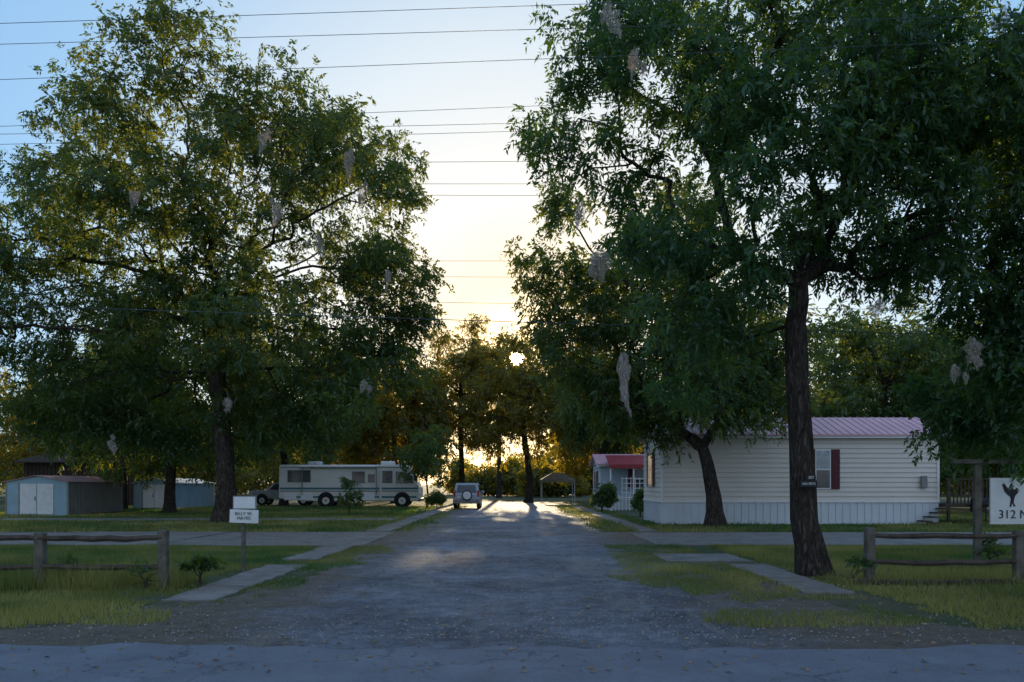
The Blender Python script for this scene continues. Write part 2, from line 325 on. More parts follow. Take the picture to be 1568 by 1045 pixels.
def make_tree(name,trunk,tr,lobes,n_clump,spr,L,W,cr,seed,mat,sl=.35,minr=.006,gap=False,first=2,per=9):
    r=np.random.default_rng(seed)
    trunk=np.array(trunk,float)
    T=[];
    for a,b in zip(trunk[:-1],trunk[1:]):
        k=max(2,int(np.linalg.norm(b-a)/.6))
        for i in range(k): T.append(a+(b-a)*i/k)
    T.append(trunk[-1]); T=np.array(T); nt_=len(T)
    T[2:,:2]+=r.normal(size=(nt_-2,2))*tr*.08
    lob=np.array([l[:4] for l in lobes],float)
    wt=lob[:,3]**2; cnt=np.maximum(3,(n_clump*wt/wt.sum()).astype(int))
    C=[];I=[]
    for l,c in zip(lobes,cnt):
        rad=np.array([l[3],l[3]*1.1,l[3]*(.85)])
        dd=unit(r.normal(size=(c,3))); rr=(.25+.85*r.random((c,1))**.6)
        C.append(np.array(l[:3])+dd*rr*rad)
        k=max(3,c//4); dd=unit(r.normal(size=(k,3))); I.append(np.array(l[:3])+dd*r.random((k,1))*.75*rad)
    for l in lobes:
        e=np.array(l[:3]); s=T[-1] if e[2]>T[-1][2] else T[max(first,int(nt_*.6))]
        k=max(2,int(np.linalg.norm(e-s)/1.2)); tt=(np.arange(1,k+1)/k)[:,None]
        c=s+(e-s)*tt; c[:,2]+=np.sin(tt[:,0]*np.pi)*.08*np.linalg.norm(e-s)
        I.append(c+r.normal(size=c.shape)*.10)
    C=np.concatenate(C); I=np.concatenate(I)
    if gap: C=C[sungap(C,.010)]; I=I[sungap(I,.010)]
    P=np.concatenate([T,I,C]); n=len(P); isC=np.zeros(n,bool); isC[nt_+len(I):]=True
    par=np.full(n,-1); par[1:nt_]=np.arange(nt_-1); pl_=np.zeros(n)
    best=np.full(n,np.inf); bp=np.zeros(n,int); done=np.zeros(n,bool); done[:nt_]=True
    order=list(range(nt_))
    for j in range(max(first,int(nt_*.45)),nt_):
        pl_[j]=(nt_-1-j)*.2
        c=np.linalg.norm(P-P[j],axis=1)+.35*pl_[j]; u=c<best; best[u]=c[u]; bp[u]=j
    best[:nt_]=np.inf
    for _ in range(n-nt_):
        i=int(np.argmin(best)); par[i]=bp[i]; pl_[i]=pl_[bp[i]]+np.linalg.norm(P[i]-P[bp[i]]); done[i]=True; order.append(i); best[i]=np.inf
        c=np.linalg.norm(P-P[i],axis=1)+.35*pl_[i]; u=(c<best)&~done; best[u]=c[u]; bp[u]=i
    w=isC.astype(float)+.05
    for i in reversed(order):
        if par[i]>=0: w[par[i]]+=w[i]
    Wr=w[0]
    rad=tr*.75*(w/Wr)**.5; rad=np.maximum(rad,minr)
    segs=[];thick=[]
    for i in order:
        if i<nt_ or par[i]<0: continue
        p=par[i]
        if w[i]<.5 : continue
        r1=rad[i]; r0=min(rad[p],r1*1.35) if p>=nt_ else r1*1.35
        a,b=P[p],P[i]; m=(a+b)/2+r.normal(size=3)*.05*np.linalg.norm(b-a)
        tgt=thick if r1>.04 else segs
        tgt.append((a,m,r0,(r0+r1)/2)); tgt.append((m,b,(r0+r1)/2,r1))
    VV=[];FF=[];MI=[];SM=[];RN=[];off=0
    ns=16; a=np.arange(ns)*2*np.pi/ns; rings=[]
    ph=r.uniform(0,6,3)
    for k,p in enumerate(T):
        z=p[2]-T[0][2]; f=1+.5*math.exp(-z/.35)
        rb=tr*(1-.3*k/(nt_-1))*f
        if k>nt_*.5: rb*=.55+.45*math.sqrt(w[k]/w[int(nt_*.5)])
        rr=rb*(1+.05*np.sin(3*a+ph[0]+z*.5)+.04*np.sin(5*a+ph[1]-z)+.03*r.normal(size=ns)+.10*math.exp(-z/.3)*np.sin(4*a+ph[2]))
        q=p.copy(); 
        if k==0: q[2]-=.1
        rings.append(q+np.stack([rr*np.cos(a),rr*np.sin(a),np.zeros(ns)],1))
    V=np.concatenate(rings); F=[]
    for k in range(nt_-1):
        for i in range(ns): F.append((k*ns+i,k*ns+(i+1)%ns,(k+1)*ns+(i+1)%ns,(k+1)*ns+i))
    def add(V,F,mi,sm,rn=None):
        nonlocal off
        VV.append(V);FF.append(np.asarray(F)+off);off+=len(V);MI.append(np.full(len(F),mi));SM.append(np.full(len(F),sm));RN.append(np.zeros(len(F)) if rn is None else rn)
    add(V,F,0,True)
    if thick: V,F=tubes(thick,8); add(V,F,0,True)
    if segs: V,F=tubes(segs,4); add(V,F,0,False)
    lc=np.array([np.average(lob[:,:3],axis=0,weights=wt)])
    k=spr; cp=np.repeat(C,k,axis=0); m=len(cp)
    ax=unit(r.normal(size=(len(C),3))*np.array([1,1,.5])+.5*unit(C-lc)); ax=np.repeat(ax,k,axis=0)
    szc=np.repeat(r.uniform(.5,1.4,len(C)),k)[:,None]
    o=unit(r.normal(size=(m,3)))*(r.random((m,1))**.5)*cr*szc*np.array([1,1,.8]); o+=ax*(o*ax).sum(1,keepdims=True)*.5
    st=cp+o
    U=unit(o/cr*.7+unit(cp-lc)*.35+r.normal(size=(m,3))*.6+np.array([0,0,-.1]))
    Lv=leaves(r,st,U,L,W,per,sl)
    rn=np.repeat(np.clip(np.repeat(r.random(len(C)),k)*.5+r.random(m)*.3,0,1),per)+r.random(m*per)*.2
    if gap:
        kp=sungap(Lv[:,0]); Lv=Lv[kp]; rn=rn[kp]
    kp=Lv[:,0,2]>.3; Lv=Lv[kp]; rn=rn[kp]
    add(Lv.reshape(-1,3),np.arange(len(Lv)*4).reshape(-1,4),1,False,rn)
    return np_mesh(name,np.concatenate(VV),np.concatenate(FF),[M['bark'],mat],np.concatenate(MI),np.concatenate(SM),np.concatenate(RN))
R=random.Random(3)
def Lb(l,y,sy):
    return [(x,y+R.uniform(-sy,sy),z,rr) for x,z,rr in l]
# big left pecan
y=34.7
lo=Lb([(-14.05,19.7,2.3),(-12.6,18.0,2.0),(-17.4,17.4,2.6),(-9.9,18.0,2.2),(-8.5,16.4,2.3),(-6.6,15.0,2.0),(-5.0,13.9,1.5),(-20.9,14.4,2.5),(-16.6,13.4,3.2),(-11.5,13.8,3.2),(-7.5,12.2,2.4),(-5.4,11.0,2.0),(-4.3,10.0,1.2),(-20.6,10.2,2.8),(-15.2,8.9,3.2),(-10,8.2,3.1),(-6.4,7.8,2.3),(-5.2,8.8,1.5),(-18.6,6.2,2.6),(-12.9,5.6,2.4),(-8.6,5.4,2.2),(-6.6,5.5,1.4),(-15.5,4.6,1.7),(-10.3,4.4,1.5),(-23.5,12,2.2),(-23,8,2.4),(-21,5.2,2),(-13,11,2.4),(-17.5,4.6,1.6)],y,3.0)
make_tree('pecan_tree',[(-12.5,y,0),(-12.45,y,2.2),(-12.6,y,4.5),(-12.9,y,7),(-13.2,y,9.5)],.42,lo,1500,18,.22,.08,.6,21,M['leaf'])
# right near pecan
y=14.6
lo=Lb([(1.0,8.7,.7),(.75,8.2,.4),(1.5,9.9,.8),(2.1,9.8,.9),(2.1,8.1,.85),(3.3,9.1,1.2),(3.1,7.0,1.0),(4.7,9.6,1.3),(4.8,7.8,1.1),(6.2,9.3,1.2),(6.4,7.6,1.1),(7.6,9.3,1.2),(7.8,7.8,1.0),(8.1,6.6,.9),(9.0,8.4,1.4),(3.8,5.6,1.0),(2.6,5.9,.8),(2.9,4.6,.7),(4.2,4.4,.7),(6.4,5.8,.8),(2.5,11,1.5),(5,11.2,1.7),(7.5,11.2,1.7),(9.6,10.3,1.7),(3.6,3.5,.5)],y,2.0)
lo+=[(5.6,13.2,6.6,.8),(7.0,13.3,6.7,.8),(7.4,13.6,5.7,.7),(6.0,12.9,8.4,.9),(7.4,13.0,8.4,.9),(4.2,13.1,6.6,.7),(8.6,13.4,7.2,.8),(6.5,16,6.8,1.0),(8,16.2,6.2,.9),(4.6,13.4,5.3,.6),(3.9,13.2,7.9,.8)]
make_tree('pecan_tree',[(5.58,y,0),(5.38,y,1.0),(5.3,y,2.4),(5.2,y,3.6),(5.16,y,4.6),(5.25,y,5.4)],.245,lo,820,18,.14,.05,.33,28,M['leafn'],.26,.006)
# mid right pecan in front of the home
y=31.0
lo=Lb([(1.3,10.4,1.2),(2.0,11.9,1.1),(1.5,8.8,1.2),(3.6,9.7,2.2),(5.4,8.4,2.6),(3.0,6.8,1.9),(4.0,5.2,1.4),(6.9,5.9,2.1),(6.1,4.4,1.1),(9.2,5.3,1.7),(10.3,4.6,1.1),(8.2,4.3,1.0),(4.6,4.6,1.2),(8.2,8.4,2.8),(6.2,11,2.2),(10.5,7.2,2)],y,2)
make_tree('pecan_tree',[(7.95,y,0),(7.85,y,1.2),(7.6,y,2.4),(7.4,y,3.1)],.31,lo,540,19,.21,.078,.55,23,M['leaf'])
# far right near tree outside frame
y=15.5
lo=Lb([(9.6,5.2,.9),(9.9,6.7,1.0),(9.5,4.1,.85),(9.3,3.2,.65),(10.2,2.9,.9),(10.3,4.4,1.1),(11,4.5,1.5),(11,7,1.8),(12.5,6,2),(12.5,9,2.2),(8.9,2.8,.4),(8.7,3.9,.5),(8.8,5.0,.5),(10.6,9,1.3),(10,8,1.2)],y,1.2)
make_tree('elm_tree',[(13,y,0),(12.9,y,2),(12.6,y,4),(12.5,y,6)],.3,lo,500,22,.13,.06,.4,24,M['leafn'],.26)
def gtree(name,x,y,h,rad,z0,seed,n=260,spr=16,L=.34,W=.15,mat='leaff',gap=True,tr=.28,cr=.9,nl=11,lean=0):
    q=random.Random(seed); lo=[]
    for i in range(nl):
        t=(i+.5)/nl; z=z0+(h-z0)*t
        env=rad*math.sin(math.pi*(.18+.74*t))**.8
        a=i*2.4+q.random(); rr=env*q.uniform(.35,.6)
        lo.append((x+lean*t+math.cos(a)*env*.6,y+math.sin(a)*env*.6,z-rr*.3,max(.5,rr)))
    return make_tree(name,[(x,y,0),(x+.1,y,h*.15),(x+lean*.3,y,h*.35),(x+lean*.5,y,h*.6)],tr,lo,n,spr,L,W,cr,seed,M[mat],sl=L*1.5,minr=.012,gap=gap,per=7)
gtree('pecan_tree',-19.8,46,13,5.5,3.4,31,300,20,.26,.11,'leaf',tr=.3)
gtree('pecan_tree',-17.8,62,15,6,4.5,32,260,18,.3,.13,'leaf')
gtree('oak_tree',1.5,72,15.6,6.2,5.6,33,460,15,.3,.13,tr=.32,nl=16,cr=.75,lean=-1.2)
gtree('oak_tree',-4.9,76,17.2,4.6,6.2,34,280,16,.3,.13,cr=.8)
gtree('oak_tree',-1.6,96,19,4.6,9.5,47,230,14,.36,.16,tr=.3,cr=1.0)
gtree('oak_tree',8.5,80,17,6,4,35,300,18)
gtree('oak_tree',-10.5,71,13.5,5,4.5,36,300,18)
gtree('oak_tree',-16,80,15,6,4,37,240,18)
gtree('oak_tree',6.6,58,12,3.2,4.6,38,210,18,.28,.12,'leaf')
gtree('oak_tree',27,58,13.5,6,3,39,260,18,mat='leaf')
gtree('oak_tree',37,62,15,7,3,40,260,18,mat='leaf')
gtree('oak_tree',17,62,15,6,4,41,260,18,mat='leaf')
gtree('oak_tree',21.5,46,12.6,4.6,3,46,330,18,.26,.12,'leaf')
gtree('oak_tree',28,48,11.5,5,2.5,48,320,18,.26,.12,'leaf')
gtree('oak_tree',-47,78,13,7,3,42,280,18)
gtree('oak_tree',-34,70,14,6,3,43,240,18)
gtree('hackberry_tree',-25.5,52,11,4,3.5,44,240,18,.26,.12,'leaf')
gtree('young_redbud_tree',-5.9,55,5.4,2.3,2.4,45,75,10,.2,.11,'leaf',tr=.07,cr=.5)
def distant():
    r=np.random.default_rng(77); C=[];
    for i in range(105):
        x=r.uniform(-105,105); yy=r.uniform(100,150); h=r.uniform(6,15); 
        if abs(x+.5)<11: h=r.uniform(3,6)
        for j in range(9):
            t=r.random(); rr=h*.28
            c=np.array([x+r.normal()*rr,yy+r.normal()*rr,h*(.15+.75*t)]); k=14
            C.append(c+unit(r.normal(size=(k,3)))*rr*.6*r.random((k,1))**.4)
    C=np.concatenate(C); k=7; st=np.repeat(C,k,0)+r.normal(size=(len(C)*k,3))*.7
    U=unit(r.normal(size=st.shape)); Lv=leaves(r,st,U,.55,.3,5,.8)
    kp=sungap(Lv[:,0])&(Lv[:,:,2].min(1)>0); Lv=Lv[kp]
    np_mesh('distant_trees',Lv.reshape(-1,3),np.arange(len(Lv)*4).reshape(-1,4),[M['leaff']],rnd=r.random(len(Lv)))
distant()
def shrub(name,x,y,h,rad,seed,L=.12,W=.06,n=60,spr=14,mat='leaf'):
    q=random.Random(seed); lo=[(x+q.uniform(-.5,.5)*rad,y+q.uniform(-.4,.4)*rad,h*q.uniform(.35,.85),rad*q.uniform(.35,.65)) for i in range(6)]
    return make_tree(name,[(x,y,0),(x,y,h*.12),(x,y,h*.3)],max(.02,rad*.05),lo,n,spr,L,W,rad*.22,seed,M[mat],sl=L*1.6,minr=.004,first=0,per=7)
shrub('shrub',-9.0,44,2.1,.65,51,.16,.08,26,8)
shrub('shrub',5.3,47,1.7,.75,52,n=90)
shrub('shrub',6.6,41,1.6,.6,53,n=90)
shrub('shrub',-4.9,52,1.2,.6,54)
shrub('weed_plant',-5.05,12.9,.5,.35,55,.10,.06,14,8)
shrub('weed_plant',-5.75,12.5,.35,.3,56,.08,.04,12,8)
shrub('weed_plant',5.75,13.4,.3,.28,57,.08,.04,14,8)
shrub('weed_plant',9.6,16,.5,.4,58,.1,.06,14,8)
shrub('weed_plant',-7.2,12.9,.4,.3,60,.08,.04,10,8)
# ------------------------------------------------------------ webworm nests
def webmat():
    m,nt,N,L=nm('webworm_silk')
    g=N.new('ShaderNodeNewGeometry'); mp=N.new('ShaderNodeMapping'); mp.inputs['Scale'].default_value=(1,1,.35); L.new(g.outputs['Position'],mp.inputs[0])
    f=noise(nt,11,8,.8,mp.outputs[0],3)
    d=N.new('ShaderNodeBsdfDiffuse'); d.inputs[0].default_value=(.6,.53,.48,1)
    t=N.new('ShaderNodeBsdfTranslucent'); t.inputs[0].default_value=(.7,.58,.48,1)
    a=N.new('ShaderNodeMixShader'); a.inputs[0].default_value=.5; L.new(d.outputs[0],a.inputs[1]); L.new(t.outputs[0],a.inputs[2])
    tr=N.new('ShaderNodeBsdfTransparent'); b=N.new('ShaderNodeMixShader'); L.new(ramp(nt,f,[(.42,.02),(.62,.5)]),b.inputs[0]); L.new(tr.outputs[0],b.inputs[1]); L.new(a.outputs[0],b.inputs[2])
    out(nt,b.outputs[0]); return m
M['web']=webmat()
def web(x,y,z,w,h,seed):
    r=np.random.default_rng(seed); nu,nv=14,16; V=[];F=[]
    for q_ in range(3):
        sc=1 if q_==0 else r.uniform(.4,.7); ox,oy,oz=(0,0,0) if q_==0 else r.normal(size=3)*np.array([w*.9,w*.6,h*.3])
        bx,by=np.clip(r.normal(size=2),-1,1)*.22*h; o0=len(V)
        for j in range(nv+1):
            t=j/nv; rad=sc*w*(math.sin(math.pi*min(1,t*.9+.06))**.9)*(.25+.75*(1-t))
            for i in range(nu):
                a=2*math.pi*i/nu; q=rad*(1+.35*r.normal()*.9+.6*math.sin(3*a+seed+t*5))
                V.append((x+ox+q*math.cos(a)+bx*t*t*sc,y+oy+q*math.sin(a)+by*t*t*sc,z+oz+h*sc*(.5-t)+.05*h*r.normal()))
        for j in range(nv):
            for i in range(nu): F.append((o0+j*nu+i,o0+j*nu+(i+1)%nu,o0+(j+1)*nu+(i+1)%nu,o0+(j+1)*nu+i))
    return np_mesh('webworm_nest',V,F,[M['web']],smooth=np.ones(len(F)))
for i,(x,y,z,w,h) in enumerate([(1.4,12.6,5.1,.17,.5),(1.72,12.3,3.3,.11,.75),(1.6,12.6,8.9,.12,.5),(1.95,12.6,8.3,.1,.5),(1.1,12.6,5.9,.08,.45),(7.4,12.8,3.8,.13,.4),(7.0,12.6,3.4,.08,.3),(5.6,12.2,4.3,.1,.3),(7.9,12.8,9.0,.12,.4),
    (-8.5,29.0,11.4,.18,1.0),(-6.0,29.0,13.2,.17,1.1),(-5.5,29,12.0,.15,.9),(-7.0,29,10.2,.16,.7),(-10.2,28.6,4.5,.18,.5),(-9.0,29,14.0,.15,.8),(-13.8,29,12,.16,.7),(-14.6,29,3.0,.16,.5),(-5.4,29,5.2,.15,.5),(-4.6,29.5,9.3,.14,.6)]): web(x,y,z,w,h,i+1)
# ------------------------------------------------------------ power lines
def wire(p0,p1,r,sag=.25):
    cu=bpy.data.curves.new('power_line','CURVE'); cu.dimensions='3D'; cu.bevel_depth=r; cu.bevel_resolution=1
    s=cu.splines.new('POLY'); n=24; s.points.add(n)
    for i in range(n+1):
        t=i/n; s.points[i].co=(p0[0]+(p1[0]-p0[0])*t,p0[1]+(p1[1]-p0[1])*t,p0[2]+(p1[2]-p0[2])*t-sag*4*t*(1-t),1)
    cu.materials.append(M['wire']); link(bpy.data.objects.new('power_line',cu))
def wl(y,xa,za,sl,r,sag=.15): 
    wire((-35,y,za+sl*(-35-xa)+sag*.6),(35,y,za+sl*(35-xa)+sag*.6),r,sag)
wl(11,-7.07,8.07,.034,.004); wl(11.3,-7.2,7.95,.0287,.004); wl(11.6,-7.4,7.6,.039,.004)
wl(20,-11.2,6.14,-.031,.010)
for za,zb in [(20.41,20.80),(19.69,19.92),(19.26,19.53),(17.88,17.95),(16.80,16.80),(16.24,16.21),(12.93,12.93),(12.14,12.11),(10.90,10.73)]:
    wl(40,-6.2,za,(zb-za)/9.5,.012)
# ------------------------------------------------------------ split rail fences
def fence(posts,y,top,lo_,seed,ph=.9):
    e=empty('split_rail_fence'); q=random.Random(seed)
    for i,x in enumerate(posts):
        o=box(f'post_{i}',x-.075,x+.075,y-.07,y+.07,-.1,ph+q.uniform(-.02,.03),M['woodg'],e,.02,q.uniform(-.05,.05)); 
    for i,(a,b) in enumerate(zip(posts[:-1],posts[1:])):
        for k,z in enumerate((top,lo_)):
            pts=[];n=7
            segs=[]
            for j in range(n+1):
                t=j/n; pts.append(np.array([a+(b-a)*t,y-.02+q.uniform(-.012,.012)+(.02 if i%2 else -.01),z+q.uniform(-.012,.012)-.015*math.sin(t*3.14)]))
            for j in range(n): segs.append((pts[j],pts[j+1],.055-.02*abs(j/n-.5),.055-.02*abs((j+1)/n-.5)))
            V,F=tubes(segs,6); np_mesh(f'rail_{i}_{k}',V,F,[M['wood']],parent=e)
fence([-15.3,-13.4,-11.4,-9.45,-7.52,-5.56],12.7,.80,.34,1)
fence([5.97,8.46,10.9,13.3],13.3,.80,.36,2)
be=empty('stone_edging'); 
x=5.6;i=0
while x<14: 
    w_=random.uniform(.19,.32); box(f'stone_{i}',x,x+w_-.012,13.02,13.13,-.02,.08+random.uniform(-.03,.02),M['brick'],be,.012,random.uniform(-.1,.1)); x+=w_;i+=1
# ------------------------------------------------------------ signs
def text(body,size,loc,mat,parent,rz=0,al='CENTER'):
    c=bpy.data.curves.new('lettering','FONT'); c.body=body; c.size=size; c.extrude=.001; c.align_x=al; c.materials.append(mat)
    o=link(bpy.data.objects.new('lettering',c),parent); o.location=loc; o.rotation_euler=(math.pi/2,0,rz); return o
s=empty('small_post_sign')
box('post',-5.13,-5.06,15.08,15.15,-.1,1.17,M['woodg'],s,.008)
o=box('board',-5.33,-4.79,15.03,15.06,.92,1.17,M['white'],s,.004); o.rotation_euler=(0,math.radians(2),0)
text('BILLY W.\nMAYES',.085,(-5.06,15.022,1.07),M['black'],s)
box('rear_board',-5.33,-4.88,15.2,15.23,1.17,1.43,M['greyst'],s,.004); box('rear_panel',-5.31,-4.9,15.19,15.199,1.19,1.41,M['white'],s,.003)
s=empty('hanging_house_sign')
box('post',9.28,9.42,15.95,16.05,-.1,2.05,M['woodg'],s,.01); box('arm',8.85,11.4,15.95,16.05,2.065,2.155,M['woodg'],s,.008)
box('board',9.6,10.9,15.98,16.02,.85,1.78,M['white'],s,.004)
for xx in(9.75,10.75): box('chain',xx-.01,xx+.01,15.99,16.01,1.78,2.065,M['black'],s)
text('312 N. OAK',.24,(9.75,15.97,.97),M['black'],s,al='LEFT')
hs=[(0,0),(.05,.22),(.0,.3),(-.08,.33),(-.2,.42),(-.3,.62),(-.22,.66),(-.12,.56),(-.05,.5),(.03,.62),(.08,.68),(.12,.6),(.16,.48),(.26,.5),(.36,.42),(.3,.36),(.22,.3),(.16,.12),(.24,.02),(.18,0),(.1,.12),(.07,.0)]
py_mesh('horse_silhouette',[(9.98+.5*u,15.972,1.2+v*.72) for u,v in hs],[tuple(range(len(hs)))],M['black'],s)
s=empty('tree_sign')
box('plate_upper',5.27,5.43,14.25,14.27,1.72,1.83,M['black'],s,.004); box('plate_lower',5.15,5.45,14.22,14.24,1.60,1.72,M['black'],s,.004)
text('NO PETS',.06,(5.30,14.215,1.64),M['white'],s); text('307',.07,(5.35,14.245,1.75),M['white'],s)
# ------------------------------------------------------------ manufactured home
def clap(parent,a0,a1,face,z0,z1,mat,axis='X',lap=.2,sgn=-1):
    V=[];F=[];z=z0;k=0
    while z<z1-.01:
        zt=min(z+lap,z1)
        for (aa,dd,zz) in((a0,.04,z),(a1,.04,z),(a1,0,zt),(a0,0,zt),(a0,0,z),(a1,0,z)):
            V.append((aa,face+sgn*dd,zz) if axis=='X' else (face+sgn*dd,aa,zz))
        F+= [(k,k+1,k+2,k+3),(k+4,k+5,k+1,k)]; k+=6; z=zt
    py_mesh('clapboards',V,F,mat,parent)
def home(name,x0,x1,y0,y1,ze,zr,zs,sid,roofm,wins,endwins=()):
    e=empty(name); ym=(y0+y1)/2
    box('core',x0+.06,x1-.06,y0+.06,y1-.06,0,ze,sid,e)
    clap(e,x0,x1,y0+.04,zs,ze,sid,'X'); clap(e,y0,y1,x0+.04,zs,ze,sid,'Y')
    prism('gable',[(y0+.02,ze),(y1-.02,ze),(ym,zr-.04)],'X',x0+.01,x1-.01,sid,e)
    box('skirt',x0+.03,x1-.03,y0+.02,y1,0,zs-.02,M['skirt'],e)
    x=x0+.05
    while x<x1-.05: box('rib',x,x+.05,y0-.01,y0+.018,0,zs-.05,M['skirt'],e); x+=.3
    yy=y0+.05
    while yy<y1: box('rib',x0+.0,x0+.028,yy,yy+.05,0,zs-.05,M['skirt'],e); yy+=.3
    box('skirt_cap',x0-.02,x1,y0-.035,y0-.003,zs-.05,zs+.0,M['trim'],e); box('skirt_cap_end',x0-.03,x0+.005,y0,y1,zs-.05,zs,M['trim'],e)
    for xx in(x0-.01,x1-.09): box('corner_trim',xx,xx+.1,y0-.016,y0+.02,zs,ze,M['trim'],e)
    for s,yy in((-1,y0-.25),(1,y1+.25)):
        V=[(x0-.25,yy,ze-.02),(x1+.25,yy,ze-.02),(x1+.25,ym,zr),(x0-.25,ym,zr)]
        V+=[(a,b,c-.07) for a,b,c in V]
        py_mesh('roof_panel',V,[(0,1,2,3),(4,5,6,7),(0,1,5,4),(0,3,7,4),(1,2,6,5)],roofm,e)
        x=x0-.22
        while x<x1+.2:
            V=[(x,yy,ze+.01),(x+.05,yy,ze+.01),(x+.05,ym,zr+.03),(x,ym,zr+.03)]; V+=[(a,b,c-.04) for a,b,c in V]
            py_mesh('roof_rib',V,[(0,1,2,3),(0,1,5,4),(0,3,7,4),(1,2,6,5)],roofm,e); x+=.32
    box('fascia',x0-.2,x1+.2,y0-.22,y0-.19,ze-.17,ze-.1,M['trim'],e)
    box('soffit',x0-.2,x1+.2,y0-.19,y0+.0,ze-.15,ze-.11,M['trim'],e)
    for (a,b,c,d) in wins:
        box('window_frame',a-.05,b+.05,y0-.045,y0-.01,c-.05,d+.05,M['trim'],e,.006)
        box('pane_upper',a,b,y0-.055,y0-.046,(c+d)/2+.03,d,M['glassl'],e); box('pane_lower',a,b,y0-.052,y0-.046,c,(c+d)/2-.03,M['glass'],e)
        for q in(a-.42,b+.06):
            box('shutter',q,q+.36,y0-.05,y0-.01,c-.05,d+.05,M['maroon'],e,.005)
            for k in range(12): 
                zz=c+(d-c)*k/12; box('louvre',q+.05,q+.31,y0-.062,y0-.051,zz,zz+.06,M['maroon'],e)
    for (a,b,c,d) in endwins:
        box('end_window_frame',x0-.045,x0-.01,a-.05,b+.05,c-.05,d+.05,M['trim'],e,.006); box('end_pane',x0-.055,x0-.046,a,b,c,d,M['glassl'],e)
        for q in(a-.42,b+.06): box('end_shutter',x0-.05,x0-.01,q,q+.36,c-.05,d+.05,M['maroon'],e,.005)
    return e
h=home('manufactured_home',6.17,17.7,33,37.4,3.73,4.6,.95,M['siding'],M['roof'],[(12.6,13.15,1.5,3.05)],[(34.9,35.8,1.6,3.0)])
p=empty('wooden_porch')
box('deck',17.75,21.5,32.6,36,.72,.85,M['wood'],p,.01)
for xx in(17.85,19.6,21.4):
    box('leg',xx,xx+.1,32.62,32.72,0,.72,M['wood'],p); box('rail_post',xx,xx+.1,32.62,32.72,.85,1.85,M['wood'],p)
box('top_rail',17.8,21.5,32.6,32.75,1.85,1.9,M['wood'],p)
for k in range(24): box('baluster',17.95+k*.15,17.99+k*.15,32.65,32.69,.85,1.85,M['wood'],p)
for k in range(4): box('step',16.75+k*.25,17.02+k*.25,32.2,32.95,.12+k*.17,.17+k*.17,M['wood'],p)
box('stringer',16.75,17.75,32.12,32.18,.0,.12,M['wood'],p)
box('grill_body',18.6,19.2,32.0,32.4,.75,1.1,M['black'],p,.08)
for a in(18.65,19.1): box('grill_leg',a,a+.04,32.1,32.14,0,.75,M['black'],p)
box('meter_box',16.9,17.15,32.85,32.96,1.5,2.0,M['greyst'],p,.02)
h2=home('manufactured_home',5.7,16,52,56.2,3.0,3.7,.7,M['bluew'],M['roof'],[(8.0,8.6,1.4,2.6)],[(53.5,54.4,1.4,2.5)])
a=empty('porch_awning'); V=[(6.1,50.0,2.9),(9.2,50.0,2.9),(9.2,52,3.55),(6.1,52,3.55)]; V+=[(q,w_,e_-.06) for q,w_,e_ in V]
py_mesh('awning_roof',V,[(0,1,2,3),(4,5,6,7),(0,1,5,4),(0,3,7,4),(1,2,6,5)],M['redroof'],a); box('front_valance',6.1,9.2,49.96,50.0,2.65,2.9,M['redroof'],a)
for xx in(6.15,7.6,9.1): box('awning_post',xx,xx+.08,50.02,50.1,0,2.85,M['trim'],a)
for k in range(13): box('picket',6.25+k*.22,6.31+k*.22,50.0,50.03,0,1.0,M['trim'],a)
box('picket_rail',6.2,9.15,50.035,50.06,.8,.87,M['trim'],a)
for k in range(8): box('lattice',6.9+k*.28,6.94+k*.28,50.1,50.12,1.0,2.1,M['trim'],a)
for k in range(4): box('lattice_h',6.9,8.95,50.125,50.14,1.1+k*.3,1.14+k*.3,M['trim'],a)
c=empty('canopy_tent')
py_mesh('canopy',[(2.7,74,2.1),(5.9,74,2.1),(5.9,77,2.1),(2.7,77,2.1),(3.8,75.2,2.75),(4.8,75.2,2.75),(4.8,75.8,2.75),(3.8,75.8,2.75)],[(0,1,5,4),(1,2,6,5),(2,3,7,6),(3,0,4,7),(4,5,6,7)],M['canvas'],c)
box('valance',2.7,5.9,73.97,74.0,1.85,2.1,M['canvas'],c)
for xx in(2.75,5.8):
    for yy in(74.05,76.9): box('leg',xx,xx+.06,yy,yy+.06,0,2.1,M['trim'],c)
def shed(name,x0,x1,y0,y1,ze,zr,front,side,roofm):
    e=empty(name); xm=(x0+x1)/2
    box('body',x0,x1,y0+.02,y1,0,ze,side,e)
    prism('front_panel',[(x0,0),(x1,0),(x1,ze),(xm,zr-.03),(x0,ze)],'Y',y0,y0+.018,front,e)
    prism('rear_gable',[(x0,ze),(x1,ze),(xm,zr-.03)],'Y',y0+.03,y1,side,e)
    for s,xx in((-1,x0-.12),(1,x1+.12)):
        V=[(xx,y0-.12,ze-.05),(xx,y1+.1,ze-.05),(xm,y1+.1,zr),(xm,y0-.12,zr)]; V+=[(a,b,c+.04) for a,b,c in V]
        py_mesh('roof_panel',V,[(0,1,2,3),(4,5,6,7),(0,1,5,4),(0,3,7,4),(1,2,6,5)],roofm,e)
    w=(x1-x0)
    for i,q in enumerate((xm-.02-w*.26,xm+.02)):
        box('door',q,q+w*.26,y0-.03,y0-.003,.08,ze-.12,M['white'],e,.004)
    box('door_handle',xm-.1,xm-.06,y0-.05,y0-.031,.8,1.0,M['black'],e)
    for q in(x0,x1-.08,xm-w*.3): box('corner_post',q,q+.06,y0-.022,y0-.002,0,ze-.06,M['shedbr'],e)
    yy=y0
    while yy<y1: box('rib',x1,x1+.02,yy,yy+.04,0,ze-.1,side,e); yy+=.35
shed('metal_shed',-26.7,-23.4,42,47.9,1.8,2.1,M['shedb'],M['shedbr'],M['shedrf'])
shed('metal_shed',-25.2,-22.4,53,60,1.75,2.05,M['shedb'],M['shedb'],M['shedw'])
